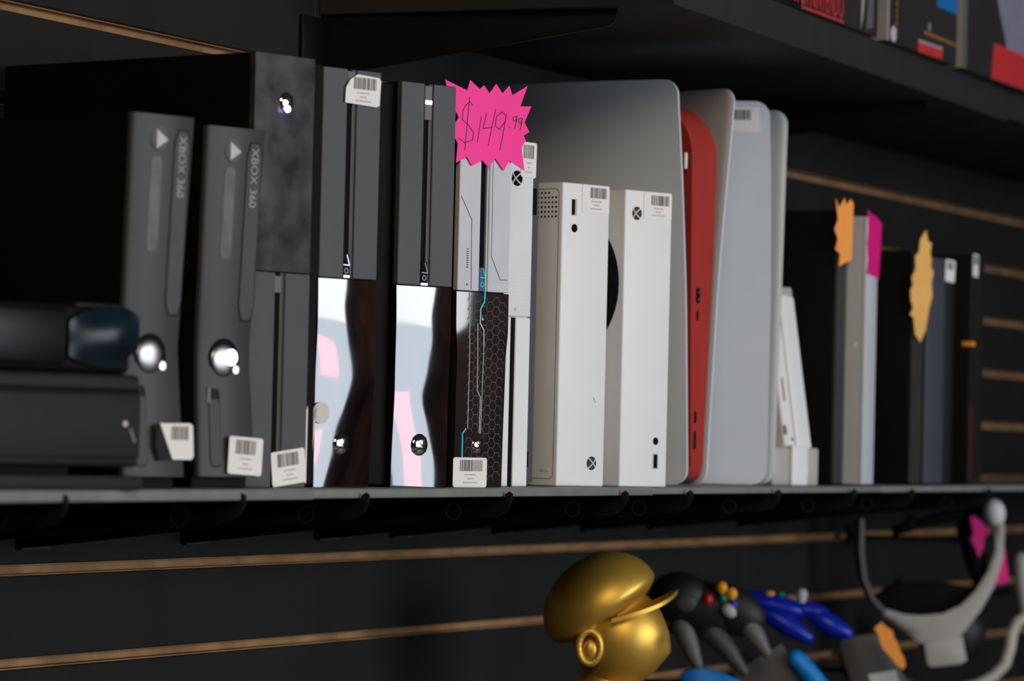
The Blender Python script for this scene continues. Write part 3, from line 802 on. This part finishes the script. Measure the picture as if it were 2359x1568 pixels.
# --- sensor bars at the far left
t = thing('sensor_bar', 'matte black sensor bar with a stand, lower of the two stacked at the left', 'sensor', 2431, -326, 0, -20)
MB().box(-250, -2, 6, 66, 16, 80, 4, 3).build('casing', M['kinect'], t)
MB().box(-249, -4, 3, 8, 22, 66, 2).build('front_panel', M['kinect'], t)
MB().box(-249, -6, 4.5, 8, 67, 70.5).build('front_groove', M['slot'], t)
MB().box(-240, 0, 4, 64, 0, 10, 2).build('stand', M['kinect'], t)
MB().box(-220, -60, 14, 60, 9.5, 16.5).build('stand_neck', M['slot'], t)
MB().disc(-19, 46, 2.2, 2.4, 3.4, 16).build('indicator', M['lightgrey'], t)
MB().ribbon([(-14, 42), (-10, 34)], 2.2, 2.6, 3.2).build('emblem', M['greyplastic'], t)
t = thing('sensor_bar', 'glossy black sensor bar with a teal reflecting lens, upper of the two stacked', 'sensor', 2431, -326, 80.3, -20)
MB().box(-284, -10, 8, 62, 0, 47, 5, 3).build('casing', M['black'], t)
MB().box(-283, -72, 4, 9, 5, 43, 2).build('front_panel', M['sensorgloss'], t)
lens = MB()
def lf(u, v):
    x = -70+63*u; zc = 26; hh = 20.5*math.sin(math.pi*(.12+.76*u))**.55
    z = zc+(v-.5)*2*hh*(1-.0*u)+6*(u-.5)
    y = 4-7*math.sin(math.pi*u)*math.sin(math.pi*v)
    return (x, y, z)
lens.grid(lf, 18, 14); lens.build('lens_cover', M['lens'], t, 60)  # bulged patch standing in for the reflection at the bar's end
MB().box(-60, -20, 10, 50, 44, 48, 1).build('top_trim', M['kinect'], t)

# ------------------------------------------------------------------ things hanging below the shelf
# frame for hanging objects: x to the right along the view of the aisle, y up, z towards the aisle
HR = Matrix(((0.39457, -0.03213, -0.91830), (-0.91857, 0.01159, -0.39509), (0.02334, 0.99942, -0.02494)))
def hang(name, label, cat, loc, group=None):
    o = bpy.data.objects.new(name, None); C.objects.link(o); o.empty_display_size = .02
    o.matrix_world = Matrix.Translation([c*S for c in loc]) @ HR.to_4x4()
    return tag(o, label, cat, group)

# gold ornament: plain mannequin head with a flat cap
k = .4223
t = thing('gold_ornament', 'shiny gold mannequin head in a peaked cap on a stand, below the shelf', 'ornament', 3596.5, -215, -329.5, 0)
g0 = bpy.data.objects.new('tmp', None)
def gpart(mb, name, m=None, sm=60):
    # geometry drawn in the hanging frame, about the head centre
    o = mb.build(name, m or M['gold'], t, sm)
    o.matrix_local = Matrix.Translation((0, 0, (329.5-136.8)*S)) @ HR.to_4x4()
    return o
def px(x, y, z=0): return ((x-1420)*k, (1440-y)*k, z)
def headfn(q):
    x, y, z = q.x, q.y, q.z
    # narrower jaw, soft brow and nose towards +x
    if y < 0: x *= 1-.12*y*y; z *= 1-.22*y*y
    n_ = math.exp(-((y+.12)/.2)**2)*max(0, x)**3*math.exp(-(z/.3)**2)*.12
    b_ = math.exp(-((y-.22)/.16)**2)*max(0, x)**4*.05
    e_ = -math.exp(-((y-.06)/.12)**2)*max(0, x)**3*math.exp(-((abs(z)-.38)/.2)**2)*.09
    l_ = math.exp(-((y+.5)/.09)**2)*max(0, x)**5*math.exp(-(z/.3)**2)*.05
    x += n_+b_+e_+l_
    return Vector((x, y, z))
m_ = MB(); m_.ell(px(1428, 1470), (46, 50, 40), [('Z', -8)], 48, headfn)
m_.tube([px(1408, 1500, -4), px(1400, 1560, -6), px(1396, 1600, -6)], [27, 25, 34], 24, False)
gpart(m_, 'head')
ear = MB()
for a in range(20):
    a0, a1 = 2*math.pi*a/20, 2*math.pi*(a+1)/20
    cx, cy = px(1356, 1484)[:2]
    ear.tube([(cx+10.5*math.cos(a0), cy+15.5*math.sin(a0), 36), (cx+10.5*math.cos(a1), cy+15.5*math.sin(a1), 36)], 3.6, 8, True)
ear.ell((cx+1, cy-3, 34), (8, 11, 5))
gpart(ear, 'ear')
cap = MB()
def capfn(q):
    y = q.y
    if y < 0: y *= .42
    return Vector((q.x*(1+.0*q.y), y, q.z))
cap.ell(px(1385, 1393), (60, 48, 52), [('Z', 33)], 40, capfn)
gpart(cap, 'cap_crown')
vis = MB()
pts_t, pts_b = [], []
for i in range(17):
    a = D2R(-88+176*i/16)
    pts_t.append((math.cos(a), math.sin(a)))
top = [vis.bm.verts.new(Vector(px(1405, 1418))*1 + Vector((-2+68*c_ * 1.0, 22*c_ + 4*math.cos(3*s_)*c_, 50*s_))) for c_, s_ in pts_t]
bot = [vis.bm.verts.new(v.co+Vector((0, -4, 0))) for v in top]
vis.bm.faces.new(top); vis.bm.faces.new(list(reversed(bot)))
for i in range(len(top)):
    j = (i+1) % len(top); vis.bm.faces.new([top[i], bot[i], bot[j], top[j]])
bmesh.ops.recalc_face_normals(vis.bm, faces=vis.bm.faces[:])
gpart(vis, 'cap_peak', sm=30)
MB().prism([(55*math.cos(2*math.pi*a/40), 55*math.sin(2*math.pi*a/40)) for a in range(40)], 0, 10, 'xy', 2).build('stand_base', M['gold'], t)
MB().prism([(30*math.cos(2*math.pi*a/40), 30*math.sin(2*math.pi*a/40)) for a in range(40)], 10, 132, 'xy', 2).build('stand_column', M['gold'], t)
tag(MB().box(2700, 5700, -270, -1, -341, -330, 1).build('shelf_board', M['upshelf']), 'dark lower shelf board under the gold ornament', 'shelf')

def peg(parent, X, Y, Z, L, r=3.0):
    """wall hook"""
    o = thing('wall_hook', parent, 'hook', X, 0, Z, 0, 'black wall hooks below the shelf')
    MB().tube([(0, -2, 0), (0, -L*.92, 0), (0, -L, 8)], r, 10).build('peg', M['blackmetal'], o)
    MB().box(-14, 14, -5, -.3, -10, 16, 1).build('back_plate', M['blackmetal'], o)

# black three-handled gamepad
k = .4722
t = hang('gamepad', 'black three-handled gamepad with red and yellow buttons, right of the gold ornament', 'gamepad', (4066, -150, -145.8), 'gamepads below the shelf')
def q(x, y, z=0, k_=None): kk = k_ or k; return ((x-1660)*kk, (1420-y)*kk, z)
m_ = MB()
m_.ell(q(1565, 1375), (34, 28, 22)); m_.ell(q(1620, 1400), (46, 30, 18), [('Z', -8)]); m_.ell(q(1690, 1405), (38, 26, 18), [('Z', -30)])
m_.ell(q(1640, 1440, -4), (50, 13, 16), [('Z', 4)])
m_.build('shell', M['rubber'], t, 60)
for a, b_, c_ in (((1572, 1440), (1590, 1490), (1606, 1528)), ((1640, 1455), (1680, 1500), (1712, 1545)), ((1718, 1430), (1745, 1470), (1764, 1500))):
    MB().tube([q(*a, 2), q(*b_, 6), q(*c_, 6)], [13, 10, 6], 16).build('handle', M['greyplastic' if a[0] != 1640 else 'darkgrey'], t, 60)  # outer handles made paler to imitate their grey highlights
MB().ell(q(1677, 1404, 20), (9, 7, 6), [('Z', -40)]).build('joystick', M['lightgrey'], t, 60)
for (x, y), m__, r in (((1629, 1378), 'btn_red', 5.5), ((1661, 1351), 'btn_yel', 6), ((1684, 1365), 'btn_yel', 6), ((1663, 1375), 'btn_grn', 5), ((1688, 1389), 'btn_blu', 4.5)):
    MB().ell(q(x, y, 17), (r, r*1.15, 5)).build('button', M[m__], t, 60)
MB().ell(q(1578, 1385, 20), (12, 10, 4)).build('direction_pad', M['darkgrey'], t, 60)

# blue gamepad
k = .5019
t = hang('gamepad', 'deep blue gamepad with long handles, beside the black three-handled one', 'gamepad', (4352.8, -130, -155.6), 'gamepads below the shelf')
q = lambda x, y, z=0: ((x-1820)*k, (1420-y)*k, z)
m_ = MB(); m_.ell(q(1780, 1392), (48, 13, 18), [('Z', -14)]); m_.ell(q(1860, 1404), (26, 10, 14), [('Z', -10)])
m_.build('shell', M['bluepl'], t, 60)
for a, b_, c_ in (((1762, 1408), (1815, 1440), (1858, 1466)), ((1880, 1420), (1915, 1440), (1948, 1456)), ((1725, 1385), (1712, 1400), (1704, 1412))):
    MB().tube([q(*a, 4), q(*b_, 8), q(*c_, 8)], [11, 13, 8], 16).build('handle', M['bluepl'], t, 60)
MB().ell(q(1772, 1366, 8), (6, 3.5, 4)).build('button', M['btn_yel'], t, 60)
MB().ell(q(1797, 1368, 8), (5, 3.5, 4)).build('button', M['btn_grn'], t, 60)
MB().tube([q(1846, 1392, 4), q(1846, 1368, 4)], [4, 7], 12).build('joystick', M['grey'], t, 60)

# grey handheld with bright blue grips
k = .479
t = hang('handheld_console', 'grey handheld with bright blue grips, at the bottom edge of the picture', 'handheld', (4139.5, -160, -205.1))
q = lambda x, y, z=0: ((x-1730)*k, (1540-y)*k, z)
MB().prism([q(1690, 1545)[:2], q(1800, 1480)[:2], q(1850, 1560)[:2], q(1860, 1640)[:2], q(1700, 1660)[:2]], -8, 6, 'xy', 2).build('screen_body', M['darkgrey'], t)
MB().prism([q(1568, 1556)[:2], q(1576, 1544)[:2], q(1614, 1534)[:2], q(1655, 1545)[:2], q(1705, 1566)[:2], q(1720, 1660)[:2], q(1580, 1660)[:2]], -6, 10, 'xy', 3).build('grip', M['skyblue'], t)
MB().tube([q(1832, 1515, 10), q(1862, 1548, 10), q(1910, 1610, 10)], [10, 11, 11], 16).build('grip', M['skyblue'], t)

# dark handheld unit with pale screen
k = .5172
t = hang('handheld_console', 'dark grey handheld with a pale screen, beside the orange tag at the bottom', 'handheld', (4524, -170, -216.3))
q = lambda x, y, z=0: ((x-2000)*k, (1530-y)*k, z)
MB().prism([q(1932, 1480)[:2], q(1940, 1468)[:2], q(2012, 1456)[:2], q(2024, 1464)[:2], q(2085, 1560)[:2], q(2110, 1640)[:2], q(1985, 1650)[:2], q(1940, 1520)[:2]], -8, 8, 'xy', 3).build('shell', M['darkgrey'], t)
MB().prism([q(1998, 1552)[:2], q(2062, 1541)[:2], q(2080, 1600)[:2], q(2020, 1620)[:2]], 8, 9, 'xy').build('screen', M['grey'], t)
k = .5095
t = hang('price_tag', 'orange starburst price tag hanging at a slant below the shelf', 'price tag', (4466.4, -215, -191.6))
q = lambda x, y: ((x-2050)*k, (1490-y)*k)
MB().prism([q(*p_) for p_ in ((2014, 1446), (2022, 1440), (2030, 1432), (2040, 1442), (2056, 1452), (2060, 1468), (2068, 1480), (2074, 1500), (2082, 1512), (2086, 1532), (2080, 1542), (2066, 1530), (2052, 1512), (2036, 1496), (2028, 1480), (2024, 1464))], -.3, .3, 'xy').build('card', M['orange'], t)

# headset band
k = .5485
t = hang('headset_band', 'pale grey curved headset band with dark padding, hanging at lower right', 'headset', (4833.7, -170, -120))
q = lambda x, y, z=0: ((x-2180)*k, (1330-y)*k, z)
outer = [(1972, 1195), (1970, 1270), (1978, 1330), (1998, 1382), (2032, 1420), (2080, 1452), (2120, 1480), (2175, 1492), (2222, 1452), (2258, 1405), (2290, 1350), (2310, 1285), (2314, 1215), (2306, 1180)]
inner = [(1990, 1195), (1990, 1270), (1996, 1330), (2014, 1376), (2042, 1403), (2084, 1415), (2124, 1417), (2172, 1412), (2214, 1392), (2246, 1360), (2274, 1315), (2291, 1265), (2290, 1215), (2288, 1180)]
b = MB(); n = len(outer); fs = []
rows = []
for (o_, i_) in zip(outer, inner):
    rows.append([b.bm.verts.new(q(*o_, 6)), b.bm.verts.new(q((o_[0]+i_[0])/2, (o_[1]+i_[1])/2, 11)), b.bm.verts.new(q(*i_, 8)), b.bm.verts.new(q(*i_, -14)), b.bm.verts.new(q(*o_, -14))])
for i in range(n-1):
    for j in range(5):
        f_ = b.bm.faces.new([rows[i][j], rows[i][(j+1) % 5], rows[i+1][(j+1) % 5], rows[i+1][j]]); f_.material_index = 1 if i < 4 else 0
b.bm.faces.new(rows[0]); b.bm.faces.new(list(reversed(rows[-1])))
bmesh.ops.recalc_face_normals(b.bm, faces=b.bm.faces[:])
b.build('band', [M['lightgrey'], M['greyplastic']], t, 60)
MB().ell(q(2290, 1180, 2), (14, 18, 14), [('Z', 12)]).build('hinge_cap', M['white'], t, 60)
MB().prism([q(*p_)[:2] for p_ in ((2126, 1478), (2215, 1462), (2222, 1500), (2226, 1520), (2214, 1528), (2146, 1536), (2134, 1530), (2130, 1505))], -8, 9, 'xy', 3).build('front_tab', M['lightgrey'], t)
b = MB(); pad = [(2004, 1378), (2060, 1345), (2160, 1342), (2240, 1352), (2270, 1322), (2246, 1360), (2214, 1394), (2172, 1414), (2124, 1419), (2084, 1417), (2040, 1404)]
b.prism([q(*p_)[:2] for p_ in pad], -24, -6, 'xy', 2); b.build('padding', M['black'], t)
MB().tube([q(2250, 1170, -14), q(2232, 1215, -14), q(2250, 1290, -14), q(2262, 1345, -14)], [10, 15, 14, 9], 12).build('side_strap', M['black'], t)
MB().tube([q(2100, 1200, -14), q(2060, 1225, -18), q(2180, 1190, -16), q(2225, 1185, -14)], [7, 7, 7, 7], 10).build('strap', M['black'], t)
for pts, lab in (([(2232, 1190), (2242, 1187), (2258, 1200), (2276, 1222), (2266, 1235), (2262, 1262), (2252, 1282), (2246, 1264), (2232, 1240), (2240, 1228)], 'small pink starburst tag inside the curved headset band'),
                 ([(2300, 1262), (2318, 1262), (2328, 1338), (2308, 1348), (2290, 1340), (2300, 1320)], 'red pink tag hanging just right of the headset band')):
    o = hang('price_tag', lab, 'price tag', (4833.7, -170, -120), 'small tags by the headset band')
    dz = 14 if pts[0][0] == 2232 else -16
    MB().prism([q(*p_)[:2] for p_ in pts], dz, dz+.6, 'xy').build('card', M['magenta'], o)
# dark headset body behind and pale strap at the edge
t = hang('headset', 'black headset body hanging behind the pale band', 'headset', (4980, -110, -190))
m_ = MB(); m_.ell((22, -6, 0), (46, 42, 26)); m_.ell((-70, -60, -10), (60, 22, 24), [('Z', -25)]); m_.build('visor', M['rubber'], t, 60)
k = .5785
t = hang('cable', 'pale strap curling along the right edge of the picture', 'strap', (5134, -170, -196.2))
q = lambda x, y, z=0: ((x-2330)*k, (1450-y)*k, z)
MB().tube([q(2352, 1290), q(2356, 1345), q(2364, 1400)], [11, 10, 9], 14).build('end_piece', M['lightgrey'], t, 60)
MB().tube([q(2366, 1418), q(2346, 1430), q(2332, 1455), q(2327, 1490), q(2316, 1528), q(2290, 1556), q(2255, 1576), q(2200, 1590)], 7.5, 14).build('strap_loop', M['beige'], t, 60)
# hooks
peg('black wall hook behind the black three-handled gamepad', 4096, 0, -150.6, 120)
peg('black wall hook behind the blue gamepad', 4362, 0, -150.6, 105)
peg('black wall hook behind the grey handheld', 4180, 0, -226.8, 140)
peg('black wall hook behind the dark handheld', 4560, 0, -226.8, 150)
peg('black wall hook holding the headset band', 4950, 0, -74.4, 165)
peg('black wall hook at the right edge behind the pale strap', 5160, 0, -150.6, 160)

# ------------------------------------------------------------------ light
def area(name, loc, target, sx, sy, watts, col):
    l = bpy.data.lights.new(name, 'AREA'); l.shape = 'RECTANGLE'; l.size = sx; l.size_y = sy
    l.energy = watts; l.color = col
    o = bpy.data.objects.new(name, l); C.objects.link(o); o.location = loc
    d = Vector(target)-Vector(loc); o.rotation_euler = d.to_track_quat('-Z', 'Y').to_euler()
    return o
# storefront window across the aisle, cool daylight
area('window_light', (3.15, -4.5, 0.78), (3.15, 0, .78), 3.3, .9, 72, (.92, .96, 1.0))
area('window_light_low', (3.15, -4.55, -.17), (3.15, 0, -.17), 3.3, 1.0, 54, (.78, .88, 1.0))
# warm shop lighting from the left end of the aisle
area('shop_lamp', (-0.2, -2.4, 1.75), (3.3, -.2, .1), 1.8, 1.1, 54, (1.0, .80, .56))
# added fill lamp, brightens the opposite wall for the reflections
area('aisle_lamp', (6.6, -4.3, 1.5), (6.4, -5.2, .2), 1.6, .3, 45, (1.0, .9, .8))
area('red_sign_light', (4.2, -4.42, -.1), (4.2, 0, -.1), .42, .3, 1.6, (1.0, .2, .24))  # added red lamp, unseen, puts red reflections in the glossy panels
# unseen window bars, added to break up the glossy reflections
fr = MB()
for x_ in (1480, 2580, 3700, 4800): fr.box(x_-25, x_+25, -4490, -4440, -700, 1260)
for z_ in (-680, 1250): fr.box(1480, 4800, -4490, -4440, z_-22, z_+22)
struct(fr.build('window_1', M['wall'], None, 0))
w = bpy.data.worlds.new('shop'); sc.world = w; w.use_nodes = True
bg = w.node_tree.nodes['Background']; bg.inputs['Color'].default_value = (.9, .93, 1, 1); bg.inputs['Strength'].default_value = .018

# ------------------------------------------------------------------ camera
cam = bpy.data.cameras.new('camera'); co = bpy.data.objects.new('camera', cam); C.objects.link(co)
cam.sensor_fit = 'HORIZONTAL'; cam.sensor_width = 36; cam.lens = 9147.4/2359*36
Rv = (0.3945720175, -0.9185684539, 0.0233434871); Uv = (-0.0321339158, 0.0115949093, 0.9994163144); Fv = (0.9183029644, 0.3950918292, 0.0249421746)
co.matrix_world = Matrix(((Rv[0], Uv[0], -Fv[0], 0), (Rv[1], Uv[1], -Fv[1], -1.64478811), (Rv[2], Uv[2], -Fv[2], .04134385), (0, 0, 0, 1)))
cam.clip_start = .05; cam.clip_end = 60
cam.dof.use_dof = True; cam.dof.focus_distance = 3.40; cam.dof.aperture_fstop = 8.2
sc.camera = co
sc.view_settings.view_transform = 'Standard'
sc.view_settings.look = 'None'
